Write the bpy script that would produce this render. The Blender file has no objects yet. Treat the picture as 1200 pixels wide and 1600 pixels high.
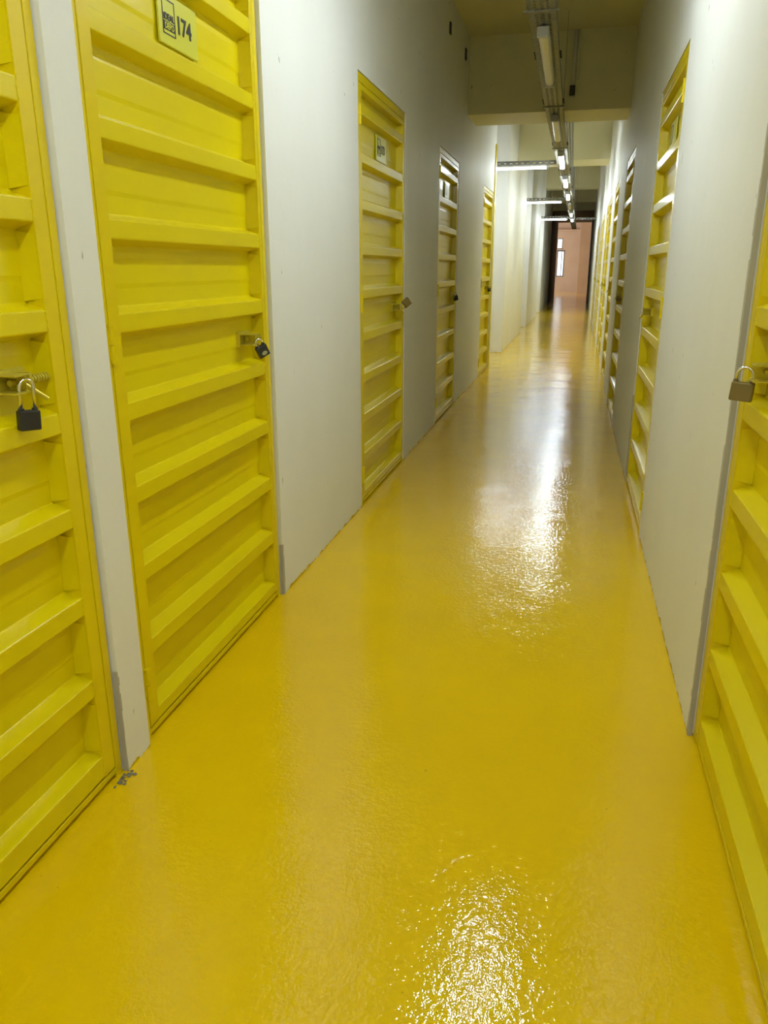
import bpy, bmesh, math, random
from mathutils import Vector, Matrix
random.seed(7)
S = bpy.context.scene
COL = S.collection

# ------------------------------------------------------------------ camera
H = 1.3
cam_d = bpy.data.cameras.new('camera')
cam = bpy.data.objects.new('camera', cam_d); COL.objects.link(cam)
cam_d.sensor_fit = 'VERTICAL'; cam_d.sensor_height = 36.0
cam_d.lens = 36.0 * 1209.0 / 1600.0
cam_d.clip_start = 0.02; cam_d.clip_end = 300
def unit(v): v = Vector(v); v.normalize(); return v
Yc = unit((896 - 600, -(419 - 800), -1209))
Zc = -unit((605 - 600, -(4640 - 800), -1209)); Zc = unit(Zc - Yc * Zc.dot(Yc))
Xc = Yc.cross(Zc)
R = Matrix((Xc, Yc, Zc))                      # camera space -> world
cam.matrix_world = Matrix.Translation((0, 0, H)) @ R.to_4x4()
S.camera = cam

# ------------------------------------------------------------------ view + world
S.view_settings.view_transform = 'Standard'
S.view_settings.look = 'None'
S.view_settings.gamma = 1.0
S.view_settings.use_curve_mapping = False
S.view_settings.exposure = 0.0
LAMP = 60.0          # strength of the lit diffusers
w = bpy.data.worlds.new('daylight'); S.world = w; w.use_nodes = True
bg = w.node_tree.nodes['Background']
bg.inputs[0].default_value = (0.80, 0.90, 1.0, 1); bg.inputs[1].default_value = 2.2

# ------------------------------------------------------------------ layout (metres)
XL, XR, ZC, ZH = -1.085, 0.415, 3.36, 4.3      # corridor walls, ceiling
DTOP = 2.22                           # top of the door openings
def dx(y): return max(0.0, y - 8.0) * 0.0085     # the corridor bends very slightly
LEFT = [(0.50, 1.5825), (1.713, 2.803), (4.095, 5.24), (6.59, 7.70), (9.70, 10.72)]
RIGHT = [(1.01, 2.10), (3.91, 5.00), (6.91, 8.00), (9.30, 10.40), (11.42, 12.50), (12.62, 13.70),
         (15.0, 16.1), (16.25, 17.35), (18.9, 20.0), (20.15, 21.25)]
SEG = [(12.80, 17.04), (18.70, 23.10), (25.05, 31.3)]
BEAMS = [(8.18, 8.80, 2.70), (14.4, 15.3, 3.02), (25.1, 25.7, 3.54), (29.3, 29.9, 3.47)]
YD, YE, YF = 31.3, 39.3, 48.7

# ------------------------------------------------------------------ materials
def nt(m): return m.node_tree.nodes, m.node_tree.links
def mat(name, col, rough=0.5, metal=0.0, spec=0.5, coat=0.0, coat_rough=0.05):
    m = bpy.data.materials.new(name); m.use_nodes = True
    b = m.node_tree.nodes['Principled BSDF']
    b.inputs['Base Color'].default_value = (*col, 1); b.inputs['Roughness'].default_value = rough
    b.inputs['Metallic'].default_value = metal; b.inputs['Specular IOR Level'].default_value = spec
    b.inputs['Coat Weight'].default_value = coat; b.inputs['Coat Roughness'].default_value = coat_rough
    return m
def noise(m, scale, detail=2, rough=0.5, vec=None, stretch=None):
    n, l = nt(m)
    tc = n.new('ShaderNodeTexCoord'); t = n.new('ShaderNodeTexNoise')
    t.inputs['Scale'].default_value = scale; t.inputs['Detail'].default_value = detail
    t.inputs['Roughness'].default_value = rough
    if stretch:
        mp = n.new('ShaderNodeMapping'); mp.inputs['Scale'].default_value = stretch
        l.new(tc.outputs['Object'], mp.inputs[0]); l.new(mp.outputs[0], t.inputs['Vector'])
    else: l.new(tc.outputs['Object'], t.inputs['Vector'])
    return t.outputs['Fac']
def ramp(m, fac, stops, interp='LINEAR'):
    n, l = nt(m); r = n.new('ShaderNodeValToRGB'); r.color_ramp.interpolation = interp
    e = r.color_ramp.elements
    e[0].position, e[0].color = stops[0][0], (*stops[0][1], 1)
    e[1].position, e[1].color = stops[-1][0], (*stops[-1][1], 1)
    for p, c in stops[1:-1]:
        x = e.new(p); x.color = (*c, 1)
    l.new(fac, r.inputs[0]); return r.outputs[0]
def bump(m, h, strength, dist, chain=None, target='Normal'):
    n, l = nt(m); b = n.new('ShaderNodeBump')
    b.inputs['Strength'].default_value = strength; b.inputs['Distance'].default_value = dist
    l.new(h, b.inputs['Height'])
    if chain is not None: l.new(chain, b.inputs['Normal'])
    return b.outputs[0]
def math_(m, op, a, b=None, clamp=False):
    n, l = nt(m); x = n.new('ShaderNodeMath'); x.operation = op; x.use_clamp = clamp
    for i, v in enumerate((a, b)):
        if v is None: continue
        if isinstance(v, (int, float)): x.inputs[i].default_value = v
        else: l.new(v, x.inputs[i])
    return x.outputs[0]
def mix(m, fac, a, b):
    n, l = nt(m); x = n.new('ShaderNodeMix'); x.data_type = 'RGBA'
    for i, v in ((0, fac), (6, a), (7, b)):
        if isinstance(v, tuple): x.inputs[i].default_value = (*v, 1)
        elif isinstance(v, (int, float)): x.inputs[i].default_value = v
        else: l.new(v, x.inputs[i])
    return x.outputs[2]
def P(m): return m.node_tree.nodes['Principled BSDF']

# glossy yellow floor paint
FLOOR = mat('yellow floor paint', (0.80, 0.54, 0.0), 0.6, 0, 0.05, coat=1.0, coat_rough=0.03)
P0 = FLOOR.node_tree.nodes['Principled BSDF']; P0.inputs['Coat IOR'].default_value = 1.5
n, l = nt(FLOOR)
f1 = noise(FLOOR, 1.7, 5, 0.6)
big = ramp(FLOOR, f1, [(0.3, (0.83, 0.555, 0.0)), (0.55, (0.87, 0.585, 0.0)), (0.75, (0.90, 0.615, 0.0))])
sp = ramp(FLOOR, noise(FLOOR, 38, 2, 0.5), [(0.765, (0, 0, 0)), (0.79, (1, 1, 1))])
col = mix(FLOOR, math_(FLOOR, 'MULTIPLY', sp, 0.45), big, (0.10, 0.065, 0.01))
l.new(col, P(FLOOR).inputs['Base Color'])
b1 = bump(FLOOR, noise(FLOOR, 2.6, 2), 0.35, 0.02)
b2 = bump(FLOOR, noise(FLOOR, 22, 3, 0.6), 0.28, 0.004, b1)
b3 = bump(FLOOR, noise(FLOOR, 62, 2, 0.6), 0.5, 0.0024, b2)
l.new(b3, P(FLOOR).inputs['Normal']); l.new(b3, P(FLOOR).inputs['Coat Normal'])

# white wall paint, scuffed, with the floor's yellow paint dragged up its foot
def wall_mat(name, base, dirty, foot=True):
    m = mat(name, base, 0.55, 0, 0.2)
    n, l = nt(m)
    c = mix(m, ramp(m, noise(m, 1.1, 4, 0.6, stretch=(1, 1, 0.6)), [(0.35, (0, 0, 0)), (0.75, (1, 1, 1))]), base, dirty)
    scr = ramp(m, noise(m, 7, 3, 0.7, stretch=(3.0, 3.0, 0.6)), [(0.735, (0, 0, 0)), (0.77, (1, 1, 1))])
    c = mix(m, math_(m, 'MULTIPLY', scr, 0.35), c, (0.33, 0.31, 0.27))
    tiny = ramp(m, noise(m, 30, 1, 0.5, stretch=(1, 1, 0.45)), [(0.80, (0, 0, 0)), (0.815, (1, 1, 1))])
    c = mix(m, math_(m, 'MULTIPLY', tiny, 0.55), c, (0.16, 0.14, 0.11))
    if foot:
        tc = n.new('ShaderNodeTexCoord'); sx = n.new('ShaderNodeSeparateXYZ'); l.new(tc.outputs['Object'], sx.inputs[0])
        lim = math_(m, 'MULTIPLY', math_(m, 'SUBTRACT', noise(m, 14, 4, 0.7), 0.43), 0.075)
        k = math_(m, 'LESS_THAN', sx.outputs[2], lim)
        c = mix(m, k, c, (0.60, 0.42, 0.02))
    l.new(c, P(m).inputs['Base Color'])
    bb = bump(m, noise(m, 5, 4, 0.6), 0.25, 0.01)
    bb = bump(m, noise(m, 70, 3, 0.6), 0.25, 0.0012, bb)
    l.new(bb, P(m).inputs['Normal'])
    return m
WALL = wall_mat('white wall paint', (0.855, 0.86, 0.835), (0.80, 0.795, 0.75))
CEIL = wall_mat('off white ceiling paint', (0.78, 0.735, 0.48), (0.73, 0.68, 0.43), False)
DARK = mat('dark brown end stretch', (0.055, 0.042, 0.03), 0.7)  # even dark brown for the walls and ceiling of the end stretch
PINK = mat('beige pink plaster', (0.62, 0.46, 0.38), 0.8)
nn = ramp(PINK, noise(PINK, 1.5, 3), [(0.3, (0.66, 0.52, 0.41)), (0.7, (0.71, 0.57, 0.46))])
nt(PINK)[1].new(nn, P(PINK).inputs['Base Color'])

# yellow enamel on steel doors
def enamel(name, a, b, rough):
    m = mat(name, a, rough, 0, 0.2, coat=0.35, coat_rough=0.12); n, l = nt(m)
    l.new(ramp(m, noise(m, 3.5, 4, 0.6, stretch=(0.6, 1, 1.5)), [(0.3, a), (0.7, b)]), P(m).inputs['Base Color'])
    q = bump(m, noise(m, 9, 2, 0.5, stretch=(0.25, 1, 2.2)), 0.22, 0.006)
    q = bump(m, noise(m, 380, 2, 0.5), 0.12, 0.0006, q)
    l.new(q, P(m).inputs['Normal']); l.new(q, P(m).inputs['Coat Normal'])
    return m
ENAMEL = enamel('yellow door enamel', (0.76, 0.615, 0.0), (0.80, 0.66, 0.0), 0.38)
ENAMEL_F = enamel('yellow frame enamel', (0.76, 0.59, 0.0), (0.80, 0.63, 0.0), 0.38)
GAP = mat('dark gap behind door', (0.03, 0.025, 0.012), 0.9)
GREY = mat('bare grey mortar', (0.46, 0.44, 0.38), 0.9)
LATCH = mat('yellow painted latch steel', (0.60, 0.50, 0.04), 0.3, 0.35)
CHROME = mat('chrome', (0.75, 0.74, 0.72), 0.14, 1.0)
BLACK = mat('black padlock shell', (0.022, 0.022, 0.026), 0.42)
nt(BLACK)[1].new(bump(BLACK, noise(BLACK, 900, 2), 0.5, 0.0006), P(BLACK).inputs['Normal'])
BRASS = mat('aged brass', (0.22, 0.165, 0.055), 0.5, 0.4)
OVAL = mat('grey green oval badge', (0.36, 0.36, 0.20), 0.4)
SIGN = mat('pale yellow green acrylic sign', (0.70, 0.68, 0.07), 0.28, 0, 0.4, coat=0.15)
INK = mat('black sign print', (0.012, 0.010, 0.008), 0.4)
STEEL = mat('galvanised tray steel', (0.30, 0.30, 0.27), 0.55, 0.6)
nt(STEEL)[1].new(ramp(STEEL, noise(STEEL, 40, 3), [(0.3, (0.20, 0.20, 0.18)), (0.7, (0.34, 0.34, 0.31))]), P(STEEL).inputs['Base Color'])
BOLT = mat('dark bolt steel', (0.05, 0.045, 0.03), 0.5, 0.5)
PLASTIC = mat('white fixture plastic', (0.72, 0.70, 0.62), 0.35)
CAP = mat('grey fixture end cap', (0.45, 0.45, 0.46), 0.45)
DIFF_OFF = mat('unlit opal diffuser', (0.78, 0.72, 0.50), 0.35)
CABLE = mat('grey cable', (0.20, 0.19, 0.15), 0.6)
FRAMEW = mat('grey window frame', (0.16, 0.15, 0.15), 0.4)
DIFF_ON = mat('lit opal diffuser', (0.9, 0.9, 0.9), 0.4)
P(DIFF_ON).inputs['Emission Color'].default_value = (0.865, 0.965, 1.0, 1)
P(DIFF_ON).inputs['Emission Strength'].default_value = LAMP
GLASS = bpy.data.materials.new('window glass'); GLASS.use_nodes = True
n, l = nt(GLASS); P(GLASS).inputs['Transmission Weight'].default_value = 1.0
P(GLASS).inputs['Roughness'].default_value = 0.0; P(GLASS).inputs['IOR'].default_value = 1.0

# ------------------------------------------------------------------ mesh helpers
def obj(name, bm, m, parent=None, bend=False, bevel=0.0, smooth=False):
    if bend:
        for v in bm.verts: v.co.x += dx(v.co.y)
    bmesh.ops.recalc_face_normals(bm, faces=bm.faces[:])
    me = bpy.data.meshes.new(name); bm.to_mesh(me); bm.free()
    me.materials.append(m)
    if smooth:
        for p in me.polygons: p.use_smooth = True
    o = bpy.data.objects.new(name, me); COL.objects.link(o)
    if parent is not None: o.parent = parent
    if bevel:
        b = o.modifiers.new('bevel', 'BEVEL'); b.width = bevel; b.segments = 2
        b.limit_method = 'ANGLE'; b.angle_limit = math.radians(40)
    return o
def box(bm, x0, x1, y0, y1, z0, z1, M=None):
    vs = [bm.verts.new((x, y, z)) for x in (x0, x1) for y in (y0, y1) for z in (z0, z1)]
    for f in ((0, 1, 3, 2), (4, 6, 7, 5), (0, 4, 5, 1), (2, 3, 7, 6), (0, 2, 6, 4), (1, 5, 7, 3)):
        bm.faces.new([vs[i] for i in f])
    if M is not None:
        for v in vs: v.co = M @ v.co
    return vs
def boxes(L):
    bm = bmesh.new()
    for b in L: box(bm, *b)
    return bm
def cyl(bm, a, b, r, n=12, r2=None):
    a, b = Vector(a), Vector(b); d = (b - a).normalized()
    u = d.orthogonal().normalized(); v = d.cross(u); r2 = r if r2 is None else r2
    A = [bm.verts.new(a + (u * math.cos(t) + v * math.sin(t)) * r) for t in [2 * math.pi * i / n for i in range(n)]]
    B = [bm.verts.new(b + (u * math.cos(t) + v * math.sin(t)) * r2) for t in [2 * math.pi * i / n for i in range(n)]]
    for i in range(n): bm.faces.new((A[i], A[(i + 1) % n], B[(i + 1) % n], B[i]))
    bm.faces.new(A[::-1]); bm.faces.new(B)
def tube(bm, pts, r, n=10):
    pts = [Vector(p) for p in pts]; rings = []
    ref = None
    for i, p in enumerate(pts):
        d = (pts[min(i + 1, len(pts) - 1)] - pts[max(i - 1, 0)]).normalized()
        if ref is None: ref = d.orthogonal().normalized()
        u = (ref - d * ref.dot(d)).normalized(); ref = u; v = d.cross(u)
        rings.append([bm.verts.new(p + (u * math.cos(2 * math.pi * k / n) + v * math.sin(2 * math.pi * k / n)) * r) for k in range(n)])
    for a, b in zip(rings, rings[1:]):
        for k in range(n): bm.faces.new((a[k], a[(k + 1) % n], b[(k + 1) % n], b[k]))
    bm.faces.new(rings[0][::-1]); bm.faces.new(rings[-1])
def blob(bm, c, r, seg=8, sc=(1, 1, 1)):
    bmesh.ops.create_uvsphere(bm, u_segments=seg, v_segments=max(4, seg // 2), radius=r,
        matrix=Matrix.Translation(c) @ Matrix.Diagonal((*sc, 1)))
def struct(name, bm, m, parent=None, bend=False, bevel=0.0):
    o = obj(name, bm, m, parent, bend, bevel)
    if parent is None: o['kind'] = 'structure'
    return o
def empty(name, loc, rotz=0.0):
    o = bpy.data.objects.new(name, None); COL.objects.link(o)
    o.location = loc; o.rotation_euler = (0, 0, rotz); o.empty_display_size = 0.1
    return o
def tag(o, label, cat, group=None):
    o['label'] = label; o['category'] = cat
    if group: o['group'] = group
    return o
def text_into(bm, s, size, ox, oz, y, sx=1.0, bold=0.0):
    """flat lettering in the local XZ plane, facing -Y, lower left corner at (ox, oz)"""
    c = bpy.data.curves.new('t', 'FONT'); c.body = s; c.size = size; c.offset = bold; c.extrude = 0.0006
    o = bpy.data.objects.new('t', c); COL.objects.link(o)
    dg = bpy.context.evaluated_depsgraph_get(); dg.update()
    me = bpy.data.meshes.new_from_object(o.evaluated_get(dg))
    xs = [v.co.x for v in me.vertices]; x0 = min(xs)
    t = bmesh.new(); t.from_mesh(me)
    for v in t.verts: v.co = Vector((ox + (v.co.x - x0) * sx, y - v.co.z, oz + v.co.y))
    tm = bpy.data.meshes.new('tmp'); t.to_mesh(tm); t.free(); bm.from_mesh(tm)
    bpy.data.meshes.remove(tm); bpy.data.objects.remove(o); bpy.data.curves.remove(c); bpy.data.meshes.remove(me)
    return (max(xs) - x0) * sx

# ------------------------------------------------------------------ the setting
Y0 = -4.5
struct('floor', boxes([(-5, 4, Y0 - .3, YF + .3, -0.12, 0.0)]), FLOOR)
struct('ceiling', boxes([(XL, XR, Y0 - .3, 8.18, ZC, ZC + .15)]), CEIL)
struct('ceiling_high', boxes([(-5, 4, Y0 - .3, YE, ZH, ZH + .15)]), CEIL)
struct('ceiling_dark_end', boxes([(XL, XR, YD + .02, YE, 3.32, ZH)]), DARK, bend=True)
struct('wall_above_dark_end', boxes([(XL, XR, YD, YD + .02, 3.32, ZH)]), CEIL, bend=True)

def wall_front(doors, y0, y1, a, b, chamfer=None):
    """wall skin from x=a (back) to x=b (corridor face) with openings for the doors"""
    cuts = [y0]; bm = bmesh.new()
    lo, hi = min(a, b), max(a, b)
    def seg(p, q, z0, z1):
        if p < 8 < q: seg(p, 8, z0, z1); seg(8, q, z0, z1)
        elif q - p > 1e-4: box(bm, lo, hi, p, q, z0, z1)
    prev = y0
    for d0, d1 in doors:
        seg(prev, d0 - .007, 0, ZH); seg(d0 - .007, d1 + .007, DTOP + .004, ZH); prev = d1 + .007
    seg(prev, y1, 0, ZH)
    return bm
def slab(y0, y1, x0, x1):
    L = []
    for p, q in ((y0, min(8, y1)), (max(8, y0), y1)):
        if q > p: L.append((x0, x1, p, q, 0, ZH))
    return L
bm = wall_front(LEFT, Y0, 10.89, XL - .12, XL)
for b in slab(Y0, 10.89, XL - .22, XL - .12): box(bm, *b)
box(bm, -4.2, XL - .22, 10.77, 10.89, 0, ZH)
struct('wall_left', bm, WALL, bend=True)
bm = wall_front(RIGHT, Y0, YD, XR + .12, XR)
for b in slab(Y0, YD, XR + .12, XR + .22): box(bm, *b)
struct('wall_right', bm, WALL, bend=True)
for k, (a, b) in enumerate(SEG):
    struct('wall_left_beyond_passage_%d' % (k + 1), boxes([(-4.2, XL, a, b, 0, ZH)]), WALL, bend=True)
struct('wall_passage_end', boxes([(-4.4, -4.2, 10.77, YD, 0, ZH)]), WALL, bend=True)
struct('wall_back', boxes([(-1.4, .7, Y0 - .15, Y0, 0, ZH)]), WALL)
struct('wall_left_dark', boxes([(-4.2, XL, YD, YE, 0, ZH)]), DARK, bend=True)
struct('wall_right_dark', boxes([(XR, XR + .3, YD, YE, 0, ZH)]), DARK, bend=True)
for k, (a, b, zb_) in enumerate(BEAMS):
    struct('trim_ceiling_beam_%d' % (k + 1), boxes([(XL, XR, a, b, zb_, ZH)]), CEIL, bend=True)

# far room in daylight
ZF = 4.4
fx = dx(YF)
wx0, wx1, wz0, wz1 = -0.98, -0.545, 0.83, 2.30       # window on the far wall
tz0, tz1, tx1 = 2.36, 2.95, -0.70                    # transom light above it
bm = boxes([(-4.5, wx0, YF, YF + .25, 0, ZF), (wx1, 4, YF, YF + .25, 0, ZF), (wx0, wx1, YF, YF + .25, 0, wz0),
            (wx0, wx1, YF, YF + .25, wz1, tz0), (tx1, wx1, YF, YF + .25, tz0, tz1), (wx0, wx1, YF, YF + .25, tz1, ZF)])
struct('wall_far', bm, PINK)
# unseen opening added in the far room's left wall to let light in
struct('wall_far_left', boxes([(-4.7, -4.5, YE, YF + .25, 0, .9), (-4.7, -4.5, YE, YF + .25, 3.2, ZF), (-4.7, -4.5, YE, 40.5, .9, 3.2), (-4.7, -4.5, 47.8, YF + .25, .9, 3.2)]), PINK)
struct('wall_far_right', boxes([(4, 4.2, YE, YF + .25, 0, ZF)]), PINK)
struct('wall_far_near', boxes([(-4.5, XL + dx(YE), YE, YE + .12, 0, ZF), (XR + dx(YE), 4, YE, YE + .12, 0, ZF), (XL + dx(YE), XR + dx(YE), YE, YE + .12, 3.40, ZF)]), PINK)
struct('ceiling_far', boxes([(-4.7, 4.2, YE, YF + .25, ZF, ZF + .15)]), PINK)
struct('trim_far_beam', boxes([(-4.5, 4, YF - .25, YF, 3.35, 3.42)]), PINK)
struct('trim_far_column', boxes([(.24, .95, 44.8, 45.5, 0, ZF)]), PINK)
wobj = struct('window_1', boxes([(wx0, wx1, YF + .02, YF + .08, wz1 - .07, wz1), (wx0, wx1, YF + .02, YF + .08, wz0, wz0 + .05),
    (wx1 - .06, wx1, YF + .02, YF + .08, wz0, wz1), (wx0, wx0 + .05, YF + .02, YF + .08, wz0, wz1), (-.735, -.70, YF + .02, YF + .08, wz0, wz1)]), FRAMEW)
obj('window_pane', boxes([(wx0 + .05, wx1 - .06, YF + .045, YF + .05, wz0 + .05, wz1 - .07)]), GLASS, wobj)
wobj = struct('window_2', boxes([(wx0, tx1, YF + .02, YF + .08, tz0, tz0 + .05), (wx0, tx1, YF + .02, YF + .08, tz1 - .04, tz1), (tx1 - .04, tx1, YF + .02, YF + .08, tz0, tz1)]), FRAMEW)
obj('window_pane', boxes([(wx0, tx1 - .04, YF + .045, YF + .05, tz0 + .05, tz1 - .04)]), GLASS, wobj)
la = bpy.data.lights.new('far_room_added_light', 'AREA'); la.shape = 'RECTANGLE'; la.size = 7.2; la.size_y = 2.2  # area lamp added in the unseen opening to brighten the far room
la.energy = 440; la.color = (1.0, 0.95, 0.93)
lo = bpy.data.objects.new('far_room_added_light', la); COL.objects.link(lo)
lo.location = (-4.6, 44.15, 2.05); lo.rotation_euler = (0, -math.pi / 2, 0)

# ------------------------------------------------------------------ storage doors
def make_door(i, y0, y1, side, off=0.0, latch_stile=0.021, sign=None, latch=True):
    W = y1 - y0
    x = (XL if side < 0 else XR)
    yb = y0 if side < 0 else y1
    ang = math.atan(0.0085) if y0 > 8 else 0.0
    t = empty('door_%d' % i, (x + dx(yb), yb, 0), (math.pi / 2 if side < 0 else -math.pi / 2) - ang)
    mir = side > 0                                  # hinge always on the side nearer the camera
    def X(a, b): return (W - b, W - a) if mir else (a, b)
    yf = 0.014 if y1 < 3 else 0.004
    FW, HD, SL = 0.026, 0.038, 0.029                # frame widths
    # fixed frame
    bm = boxes([(0, FW, yf, .10, 0, DTOP), (W - FW, W, yf, .10, 0, DTOP), (FW, W - FW, yf, .10, DTOP - HD, DTOP),
                (FW, W - FW, yf + .002, .10, .013, SL)])
    box(bm, FW, W - FW, yf + .045, .10, 0, .013)
    obj('door_frame', bm, ENAMEL_F, t, bevel=.0015)
    # dark backing that closes the gaps
    # leaf: stiles and top rail
    g = .0045; hs = .048
    a0, a1 = FW + g, W - FW - g
    zb, zt = SL + .007, DTOP - HD - g
    bm = bmesh.new()
    box(bm, *X(a0, a0 + hs), yf, .078, zb, zt)
    box(bm, *X(a1 - latch_stile, a1), yf, .078, zb, zt)
    p0, p1 = a0 + hs, a1 - latch_stile
    box(bm, *X(p0, p1), yf + .001, .078, zt - .026, zt)
    # weld beads joining every rib to the latch stile
    for k in range(10):
        zc = .046 + off + .2245 * k
        for q in (-.017, 0.004, .02):
            c = X(p1 + random.uniform(-.001, .002), 0)[1 if mir else 0]
            blob(bm, (c, yf + .0005, zc + q + random.uniform(-.003, .003)), .0028, 6, (1, .8, 1.5))
    obj('leaf_frame', bm, ENAMEL_F, t, bevel=.0012)
    # corrugated panel
    prof = []; D = .045; cr = .023; sl = .014
    z = zb; prof.append((yf + .0015, zb)); 
    for k in range(10):
        zc = .046 + off + .2245 * k + (.004 if k == 0 else 0)
        if k > 0:
            pz = .046 + off + .2245 * (k - 1) + cr + sl; nz = zc - cr - sl
            m1 = pz + .30 * (nz - pz)
            prof += [(yf + D, pz), (yf + D, m1), (yf + D - .002, m1 + .012), (yf + D - .002, nz - .030), (yf + D, nz - .016), (yf + D, nz)]
            prof.append((yf + .0015, zc - cr))
        elif off > 0.01: pass
        if zc + cr < zt: prof.append((yf + .0015, zc + cr))
    top = prof[-1][1] + sl
    prof += [(yf + D, top), (yf + D, zt - .02)]
    bm = bmesh.new()
    xa, xb = X(p0, p1)
    A = [bm.verts.new((xa, y, z)) for y, z in prof]; B = [bm.verts.new((xb, y, z)) for y, z in prof]
    for q in range(len(prof) - 1): bm.faces.new((A[q], A[q + 1], B[q + 1], B[q]))
    ab = [bm.verts.new((xa, .078, zb)), bm.verts.new((xa, .078, zt - .02))]; bb = [bm.verts.new((xb, .078, zb)), bm.verts.new((xb, .078, zt - .02))]
    bm.faces.new((ab[0], bb[0], bb[1], ab[1])); bm.faces.new((A[0], B[0], bb[0], ab[0])); bm.faces.new((A[-1], ab[1], bb[1], B[-1]))
    o = obj('corrugated_panel', bm, ENAMEL, t, bevel=.0028)
    # side return plate with a soft buckle, seen in the end of each bay
    bm = bmesh.new()
    for k in range(10):
        zc = .046 + off + .2245 * k
        z0_, z1_ = zc + cr + sl + .004, zc + .2245 - cr - sl - .004
        z1_ = min(z1_, zt - .03)
        xe = p1 - .0005
        a, b_ = X(xe - .006, xe)
        c0, c1 = (b_, a) if mir else (a, b_)
        q = [(c0, yf + D - .001, z0_), (c0, yf + D - .001, z1_), (c1, yf + .004, z1_ - .006), (c1, yf + .004, z0_ + .006)]
        vs = [bm.verts.new(v) for v in q] + [bm.verts.new((v[0] + (.002 if not mir else -.002), v[1] + .003, v[2])) for v in q]
        for f in ((0, 1, 2, 3), (7, 6, 5, 4), (0, 4, 5, 1), (1, 5, 6, 2), (2, 6, 7, 3), (3, 7, 4, 0)): bm.faces.new([vs[j] for j in f])
    r_ = obj('end_plate', bm, ENAMEL, t)
    # hinges
    for hz in (.175, 1.12, 2.03):
        bm = bmesh.new(); hx = X(FW + g * .5, 0)[1 if mir else 0]
        cyl(bm, (hx, yf - .004, hz - .045), (hx, yf - .004, hz - .001), .0075, 12)
        cyl(bm, (hx, yf - .004, hz + .001), (hx, yf - .004, hz + .045), .0075, 12)
        cyl(bm, (hx, yf - .004, hz + .045), (hx, yf - .004, hz + .050), .009, 12)
        box(bm, hx - .014, hx + .014, yf - .002, yf + .004, hz - .038, hz + .038)
        obj('hinge', bm, ENAMEL_F, t)
    # slide bolt latch
    if latch:
        zl = 1.060 + off * .6
        bm = bmesh.new()
        lx0, lx1 = X(p1 - .155, p1 - .055)
        box(bm, lx0, lx1, yf + .030, yf + .044, zl - .026, zl + .026)
        u0, u1 = X(p1 - .150, p1 - .105)
        box(bm, u0, u1, yf - .018, yf + .032, zl + .016, zl + .020)
        box(bm, u0, u1, yf - .018, yf + .032, zl - .020, zl - .016)
        u0, u1 = X(p1 - .109, p1 - .105)
        box(bm, u0, u1, yf - .010, yf + .032, zl - .018, zl + .018)
        u0, u1 = X(p1 - .078, p1 - .070)
        box(bm, u0, u1, yf + .002, yf + .032, zl - .018, zl + .018)
        b = obj('slide_bolt', bm, LATCH, t, bevel=.0008)
        bm = bmesh.new()
        u0, u1 = X(p1 - .125, p1 + .01)
        cyl(bm, (u0, yf + .016, zl), (u1, yf + .016, zl), .0065, 12)
        c0 = X(p1 - .095, 0)[1 if mir else 0]
        e0 = X(p1 - .060, 0)[1 if mir else 0]
        cyl(bm, (c0, yf + .010, zl - .002), (e0, yf - .022, zl - .040), .0055, 10, .0045)
        for k in range(7):
            cx = X(p1 - .062 + .009 * k, 0)[1 if mir else 0]
            cyl(bm, (cx - .002, yf + .016, zl), (cx + .002, yf + .016, zl), .010, 12)
        obj('bolt_rod', bm, LATCH, b, smooth=False)
    if sign:
        num, x0, x1, z0, z1 = sign
        sy = yf + D - .012
        bm = bmesh.new(); box(bm, *X(x0, x1), sy, sy + .006, z0, z1)
        sg = obj('number_sign', bm, SIGN, t, bevel=.0008)
        sg['label'] = 'pale yellow number sign with black print'
        a, b_ = X(x0, x1); w_, h_ = b_ - a, z1 - z0; y_ = sy - .0012
        bm = bmesh.new()
        fx0, fx1, fz0, fz1 = a + .055 * w_ + .008, a + .40 * w_, z0 + .20 * h_, z1 - .12 * h_
        tk = .0028
        box(bm, fx0, fx1, y_, sy - .0001, fz0, fz0 + tk); box(bm, fx0, fx1, y_, sy - .0001, fz1 - tk, fz1)
        box(bm, fx0, fx0 + tk, y_, sy - .0001, fz0, fz1); box(bm, fx1 - tk, fx1, y_, sy - .0001, fz0, fz1)
        if num:
            fw = fx1 - fx0
            tw = text_into(bm, 'iDEAL', .0225, fx0 + .006, fz0 + .036, y_, 1.02, .0006)
            # black band that carries the second word
            bz0, bz1 = fz0 + .011, fz0 + .032
            box(bm, fx0 + .005, fx1 - .005, y_, sy - .0001, bz0, bz1)
            text_into(bm, num, .062, a + .475 * w_, z0 + .34 * h_, y_, 1.0, .0014)
        pr = obj('sign_print', bm, INK, sg)
        if num:
            bm = bmesh.new()
            text_into(bm, 'DEPO', .0215, fx0 + .009, bz0 + .0028, y_ - .0008, .95, .0004)
            obj('sign_print', bm, SIGN, sg)
    t['kind'] = 'structure'
    return t
SG = lambda n: (n, .345, .567, 1.878, 2.013)
dn = 1
for k, (a, b) in enumerate(LEFT):
    make_door(dn, a, b, -1, off=(.024, 0, 0, .0, 0)[k], latch_stile=(.045, .021, .018, .018, .018)[k],
              sign=(None, ('174', .473, .701, 1.890, 2.017), ('173', .53, .77, 1.885, 2.015), ('', .53, .77, 1.885, 2.015), None)[k]); dn += 1
for k, (a, b) in enumerate(RIGHT):
    make_door(dn, a, b, 1, off=.022 if k == 0 else 0.0, latch_stile=.03 if k == 0 else .018,
              sign=('', .57, .80, 1.890, 2.02) if k == 1 else None); dn += 1
# a door set in the far face of the first side passage, seen edge on past the corner
td = make_door(dn, 0, 1.09, -1)
td.location = (-1.20 - 1.09, 12.80, 0); td.rotation_euler = (0, 0, 0)
for ch in td.children:
    pass
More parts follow.
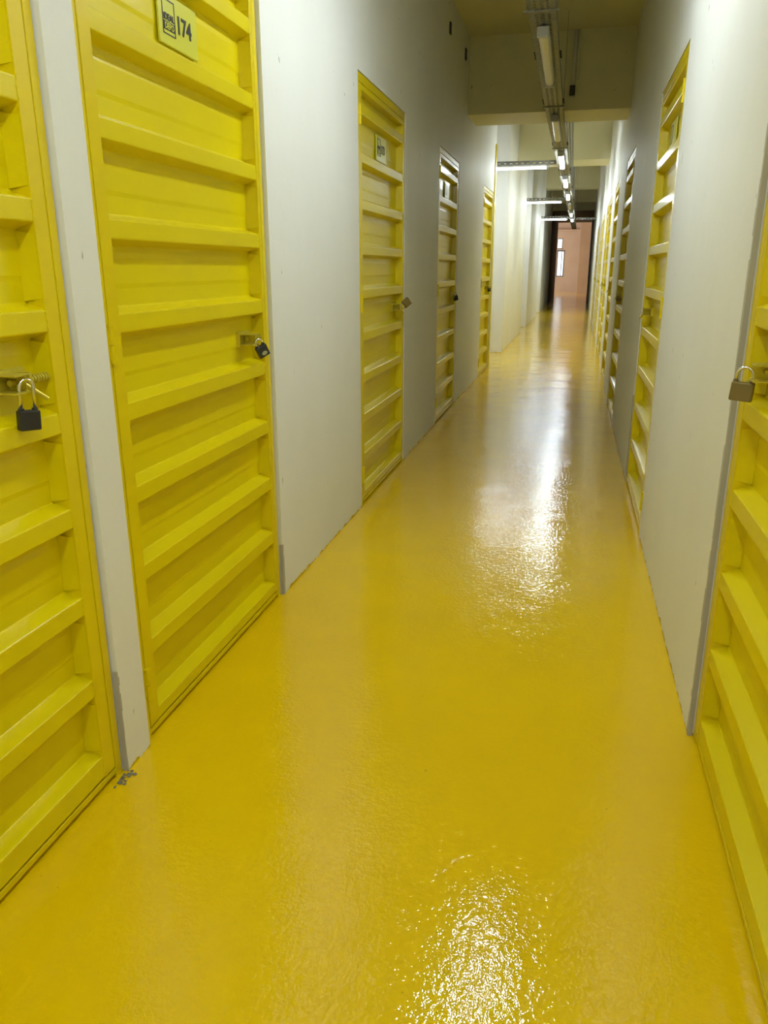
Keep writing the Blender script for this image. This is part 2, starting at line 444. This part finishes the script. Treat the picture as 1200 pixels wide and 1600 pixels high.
# yellow steel corner guard at the end of the left wall
struct('trim_corner_guard', boxes([(XL, XL + .012, 10.765, 10.902, 0, 2.80), (XL - .03, XL + .012, 10.89, 10.902, 0, 2.80)]), ENAMEL_F, bend=True)

# ragged grey mortar edges beside the frames and on the right pier
def mortar(y, side, z0, z1, seed, wdt=.012):
    rnd = random.Random(seed); bm = bmesh.new(); z = z0
    x = XL if side < 0 else XR
    prevw = wdt
    while z < z1:
        h = rnd.uniform(.02, .07); w_ = max(.003, wdt + rnd.uniform(-.006, .006))
        xs = (x - .012, x + .0012) if side < 0 else (x - .0012, x + .012)
        box(bm, *xs, y - (w_ if side > 0 and False else 0), y + w_, z, min(z + h, z1)); z += h
    return bm
obj_m = struct('trim_mortar_edge_1', mortar(2.106, 1, 0, 2.2, 3, .016), GREY)
obj_m = struct('trim_mortar_edge_2', mortar(2.808, -1, 0, .22, 5, .010), GREY)
obj_m = struct('trim_mortar_edge_3', mortar(5.006, 1, 0, .55, 9, .030), GREY)
obj_m = struct('trim_mortar_edge_4', mortar(1.586, -1, 0, .30, 11, .003), GREY)

# ------------------------------------------------------------------ padlocks
def padlock(loc, rz, tilt, label, mtl, w_=.042, h_=.044, d_=.019, reach=.030, badge=False, lean=0.0, sr=.0036):
    """origin = inside top of the shackle; body hangs below; faces local -Y"""
    t = empty('padlock', loc); t.rotation_euler = (lean, tilt, rz)
    t.rotation_mode = 'XYZ'
    bm = bmesh.new(); z1 = -reach; z0 = z1 - h_
    box(bm, -w_ / 2, w_ / 2, -d_ / 2, d_ / 2, z0, z1)
    o = obj('lock_body', bm, mtl, t, bevel=.0035)
    bm = bmesh.new(); r = w_ / 2 - .0075
    pts = [(-r, 0, z1 - .004), (-r, 0, -r)] + [(-r * math.cos(a), 0, -r + r * math.sin(a)) for a in [math.pi * k / 14 for k in range(1, 14)]] + [(r, 0, -r), (r, 0, z1 - .004)]
    tube(bm, pts, sr, 12)
    o = obj('shackle', bm, CHROME, t, smooth=True)
    for s in (-1, 1):
        bm = bmesh.new(); cyl(bm, (s * r, 0, z1 - .002), (s * r, 0, z1 + .004), sr * 1.7, 14)
        obj('shackle_collar', bm, mtl, t)
    if badge:
        bm = bmesh.new(); vs = []
        for yy in (-d_ / 2 - .0012, -d_ / 2 + .001):
            vs.append([bm.verts.new((.011 * math.cos(a) , yy, z0 + .014 + .0070 * math.sin(a))) for a in [2 * math.pi * k / 24 for k in range(24)]])
        bm.faces.new(vs[0]); bm.faces.new(vs[1][::-1])
        for k in range(24): bm.faces.new((vs[0][k], vs[1][k], vs[1][(k + 1) % 24], vs[0][(k + 1) % 24]))
        obj('badge', bm, OVAL, t)
    tag(t, label, 'padlock', 'padlocks on the storage doors')
    return t
LZ = 1.078
def lockpos(y0, y1, side, ls, off=0, out=.010):
    p = .029 + ls + .130
    y = y1 - p
    return (XL - .014 + .018 if side < 0 else XR + .014 - .018, y, 1.060 + off * .6 + .020)
p = lockpos(*LEFT[0], -1, .045, .024)
padlock((p[0], p[1] + .01, p[2] - .012), math.radians(62), math.radians(3), 'black padlock with long chrome shackle on the leftmost yellow door', BLACK, .044, .042, .022, .062, sr=.0037)
p = lockpos(*LEFT[1], -1, .021)
padlock((p[0], p[1] + .015, p[2] - .022), math.radians(50), math.radians(-26), 'black padlock with oval badge, tilted, on door 174', BLACK, .042, .042, .02, .024, badge=True)
p = lockpos(*LEFT[2], -1, .018)
padlock((p[0] + .015, p[1] - .02, p[2] - .022), math.radians(35), math.radians(-128), 'brass padlock sticking out sideways from the latch of door 173', BRASS, .050, .050, .022, .026)
p = lockpos(*LEFT[3], -1, .018)
padlock((p[0] + .01, p[1] + .02, p[2]), math.radians(50), math.radians(-12), 'small dark padlock on the left wall door just beyond door 173', BLACK, .042, .044, .02, .028)
p = lockpos(*LEFT[4], -1, .018)
padlock((p[0] + dx(10) + .01, p[1] + .02, p[2]), math.radians(50), 0, 'tiny padlock on the last left door beside the side passage', BLACK, .042, .044, .02, .028)
p = lockpos(*RIGHT[0], 1, .03, .022)
padlock((XR - .010, 1.945, p[2] - .012), math.radians(-18), math.radians(4), 'brass brown padlock with chrome shackle on the nearest right door', BRASS, .050, .044, .020, .034, sr=.0036)
p = lockpos(*RIGHT[2], 1, .018)
padlock((XR + .020, RIGHT[2][1] - .16, p[2]), math.radians(-20), 0, 'dark padlock jutting from the third yellow door of the right wall', BRASS, .050, .046, .02, .030)

# ------------------------------------------------------------------ cable trays and lights
ZT = 2.640                  # underside of the main tray
TX = -0.262
FIX = [(-3.0, 1), (-.25, 1), (2.44, 1), (5.14, 0), (7.91, 0), (10.28, 1), (12.90, 1), (15.45, 1), (18.1, 0), (20.75, 1), (23.1, 1)]
tray = empty('cable_tray', (TX, 5, ZT))
def local(bm, o):
    for v in bm.verts: v.co -= Vector(o)
    return bm
def bent(bm):
    for v in bm.verts: v.co.x += dx(v.co.y)
    return bm
def rails(x, wdt, z, y0, y1, hgt, step=.08):
    """slotted side rails: top and bottom flanges with posts between the slots"""
    out = []
    for s in (-1, 1):
        bm = bmesh.new(); xx = x + s * wdt / 2
        ys = [y0, 8, y1] if y0 < 8 < y1 else [y0, y1]
        for a, b in zip(ys, ys[1:]):
            box(bm, xx - .0015, xx + .0015, a, b, z, z + .014); box(bm, xx - .0015, xx + .0015, a, b, z + hgt - .012, z + hgt)
            box(bm, min(xx, xx - s * .014), max(xx, xx - s * .014), a, b, z, z + .002)
        y = y0
        while y < y1:
            box(bm, xx - .0015, xx + .0015, y, y + step * .42, z + .014, z + hgt - .012); y += step
        out.append(bm)
    return out
O = (TX, 5, ZT)
for bm in rails(TX, .150, ZT, Y0, 30.5, .05):
    obj('side_rail', local(bent(bm), O), STEEL, tray)
# perforated bottom: a lattice of cross slats and long strips
bm = bmesh.new()
for x in (-.055, -.02, .02, .055):
    for a, b in ((Y0, 8), (8, 30.5)): box(bm, TX + x - .0075, TX + x + .0075, a, b, ZT, ZT + .002)
y = Y0
while y < 30.5:
    box(bm, TX - .074, TX + .074, y, y + .022, ZT + .0002, ZT + .0022); y += .045
obj('perforated_base', local(bent(bm), O), STEEL, tray)
bm = bmesh.new()
for x, r in ((-.03, .008), (-.008, .006), (.014, .009), (.038, .006)):
    bm = bmesh.new()
    pts = [(TX + x + .006 * math.sin(y * 1.7 + x * 90) + dx(y), y, ZT + .004 + r) for y in [Y0 + .5 * k for k in range(70)]]
    tube(bm, pts, r, 8)
    obj('cable', local(bm, O), CABLE, tray)
for yj in (-1.9, 1.6, 4.35, 5.9, 7.45, 9.9, 12.4, 15.0, 17.7, 20.3, 22.8):
    for q in range(4):
        for s in (-1, 1):
            yy = yj + .05 * q
            bm = bmesh.new()
            cyl(bm, (TX + s * .0755 + dx(yy), yy, ZT + .025), (TX + s * .090 + dx(yy), yy, ZT + .025), .007, 8)
            obj('bolt', local(bm, O), BOLT, tray)['label'] = 'dark joint bolt'
for yj in (-.9, 2.1, 4.9, 7.6, 10.1, 13, 16.4, 19.8, 23.6, 27):
    bm = bmesh.new()
    for s in (-1, 1): cyl(bm, (TX + s * .082 + dx(yj), yj, ZT - .004), (TX + s * .082 + dx(yj), yj, (ZC if yj < 8.18 else ZH)), .0022, 8)
    box(bm, TX - .095 + dx(yj), TX + .095 + dx(yj), yj - .012, yj + .012, ZT - .010, ZT - .002)
    obj('hanger', local(bm, O), STEEL, tray)
tag(tray, 'long grey perforated cable tray running down the corridor under the ceiling beams', 'cable tray')

def side_tray(name, x0, x1, yc, z, label):
    t = empty(name, ((x0 + x1) / 2, yc, z)); o = ((x0 + x1) / 2, yc, z)
    for s in (-1, 1):
        bm = bmesh.new(); yy = yc + s * .05
        box(bm, x0, x1, yy - .0015, yy + .0015, z, z + .014); box(bm, x0, x1, yy - .0015, yy + .0015, z + .038, z + .05)
        x = x0
        while x < x1 - .03: box(bm, x, x + .036, yy - .0015, yy + .0015, z + .014, z + .038); x += .08
        obj('side_rail', local(bm, o), STEEL, t)
    bm = bmesh.new(); x = x0
    box(bm, x0, x1, yc - .02, yc + .02, z, z + .002)
    while x < x1 - .03: box(bm, x, x + .03, yc - .049, yc + .049, z + .0002, z + .0022); x += .07
    obj('perforated_base', local(bm, o), STEEL, t)
    tag(t, label, 'cable tray', 'cable trays crossing the corridor'); return t
def sidex(y): return TX + dx(y)
BR = [(11.80, 'cable tray branching left over the nearest side passage'),
      (17.85, 'cable tray branching left over the middle side passage'),
      (24.05, 'cable tray branching left over the farthest side passage')]
for y, lab in BR: side_tray('cable_tray', -3.8, sidex(y) - .10, y, ZT + .02, lab)
side_tray('cable_tray', sidex(24.6) + .10, XR + dx(24.6), 24.6, ZT + .0, 'short unlit cable tray branching right to the wall at the far lights')

# second narrow ladder tray beside the main one, beyond the first beam, and a wider one past the second beam
for (ya, yb_, z_, wd, lab) in ((9.9, 14.38, 2.90, .075, 'narrow slotted ladder tray beside the main tray, between the first two beams'),
                             (15.32, 25.0, 3.15, .10, 'higher tray running on past the second beam, right of the glowing lights')):
    O2 = (-.155, (ya + yb_) / 2, z_)
    t2 = empty('cable_tray', O2)
    for bm in rails(-.155, wd, z_, ya, yb_, .045, .07): obj('side_rail', local(bm, O2), STEEL, t2)
    bm = bmesh.new(); y = ya
    while y < yb_ - .03: box(bm, -.155 - wd / 2, -.155 + wd / 2, y, y + .02, z_ + .0002, z_ + .0022); y += .14 if wd < .09 else .03
    box(bm, -.165, -.145, ya, yb_, z_, z_ + .002)
    obj('perforated_base', local(bm, O2), STEEL, t2)
    tag(t2, lab, 'cable tray')

def fixture(name, loc, rotz, lit, label, L=1.30):
    t = empty(name, loc, rotz)     # local Y along the tube, origin at the middle of its top
    bm = boxes([(-.032, .032, -L / 2 + .03, L / 2 - .03, -.024, 0)])
    obj('housing', bm, PLASTIC, t, bevel=.003)
    # diffuser: rounded trough
    bm = bmesh.new(); n_ = 10
    prof = [(-.029, -.0245)] + [(-.029 * math.cos(math.pi * k / n_), -.030 - .020 * math.sin(math.pi * k / n_) ** .7) for k in range(n_ + 1)] + [(.029, -.0245)]
    A = [bm.verts.new((x, -L / 2 + .03, z)) for x, z in prof]; B = [bm.verts.new((x, L / 2 - .03, z)) for x, z in prof]
    for k in range(len(prof)): bm.faces.new((A[k], A[(k + 1) % len(prof)], B[(k + 1) % len(prof)], B[k]))
    bm.faces.new(A); bm.faces.new(B[::-1])
    o = obj('diffuser', bm, DIFF_ON if lit else DIFF_OFF, t)
    o['label'] = 'glowing white diffuser' if lit else 'unlit cream diffuser'
    for s in (-1, 1):
        a, b = sorted((s * (L / 2 - .03), s * L / 2))
        obj('end_cap', boxes([(-.034, .034, a, b, -.056, 0)]), CAP, t, bevel=.004)
    tag(t, label, 'ceiling light', 'batten lights under the cable tray' if rotz == 0 else 'batten lights crossing over the side passages')
    return t
names = ['lit batten light farthest behind the camera', 'lit batten light directly over the camera, above the top of the picture',
         'lit batten light above the picture top, whose glare shines at the bottom of the floor',
         'unlit batten light nearest the camera, hanging in front of the first beam', 'unlit batten light passing under the first ceiling beam',
         'first lit batten light beyond the first beam, largest glowing one in line', 'second lit batten light beyond the first beam',
         'third lit batten light beyond the first beam', 'unlit batten light far down the corridor between lit ones',
         'lit batten light far down the corridor, last but one', 'farthest lit batten light at the end of the line']
for (y, lit), nm in zip(FIX, names):
    fixture('batten_light', (TX + dx(y + .65), y + .70, ZT - .010), 0, lit, nm, 1.36)
for (y, _), nm in zip(BR, ('lit batten light crossing left over the nearest side passage', 'lit batten light crossing left over the middle side passage',
                           'lit batten light crossing left over the farthest side passage')):
    fixture('batten_light', (sidex(y) - .20 - .68 + (.06 if y > 15 else 0), y, ZT + .018), math.pi / 2, 1, nm, 1.36)

# small things on the walls and floor
def wall_bit(name, y, z, side, w_, h_, m, label, cat, d=.012, group=None):
    x = (XL if side < 0 else XR) + dx(y)
    o = empty(name, (x, y, z))
    s = 1 if side < 0 else -1
    bm = boxes([tuple(sorted((0, s * d))) + (-w_ / 2, w_ / 2, -h_ / 2, h_ / 2)])
    obj('plate', bm, m, o, bevel=.002)
    for q in (-.3, .3):
        bm = bmesh.new(); cyl(bm, (s * d, 0, h_ * q), (s * (d + .004), 0, h_ * q), .006, 8); obj('screw', bm, m, o)
    tag(o, label, cat, group); return o
wall_bit('wall_bracket', 6.96, 3.12, -1, .05, .085, BOLT, 'small dark bracket high on the left wall, nearer of two', 'bracket')
wall_bit('wall_bracket', 7.90, 3.15, -1, .05, .095, BOLT, 'small dark bracket high on the left wall beside the first beam', 'bracket')
wall_bit('light_switch', 27.6, 2.35, -1, .16, .30, PLASTIC, 'tiny pale switch box on the far left wall', 'switch')
# conduit dropping down the first beam
o = empty('conduit', (-.115, 8.165, 3.0))
bm = bmesh.new(); tube(bm, [(0, -.012, .35), (0, -.012, 0), (0, -.012, -.10)], .016, 10); tube(bm, [(.03, -.010, .35), (.03, -.010, -.05)], .010, 10)
obj('pipe', bm, PLASTIC, o, smooth=True)
obj('junction_box', boxes([(-.03, .02, -.045, 0, -.18, -.10)]), BOLT, o, bevel=.004)
tag(o, 'pale conduit running down the face of the first beam to a dark box', 'conduit')
# plaster crumbs at the foot of the left pier
rnd = random.Random(4)
o = empty('plaster_debris', (XL - .002, 1.565, 0)); bm = bmesh.new()
for k in range(60):
    r = rnd.uniform(.0012, .0045)
    blob(bm, (abs(rnd.gauss(.004, .010)), rnd.gauss(-.008, .016), r * .4), r, 5, (rnd.uniform(.7, 1.8), rnd.uniform(.7, 1.8), .5))
m_ = obj('crumbs', bm, mat('dirty crumbs', (0.22, 0.20, 0.13), 0.9), o); m_['kind'] = 'stuff'
tag(o, 'small grey heap of plaster crumbs on the floor at the foot of the left white pier', 'debris')
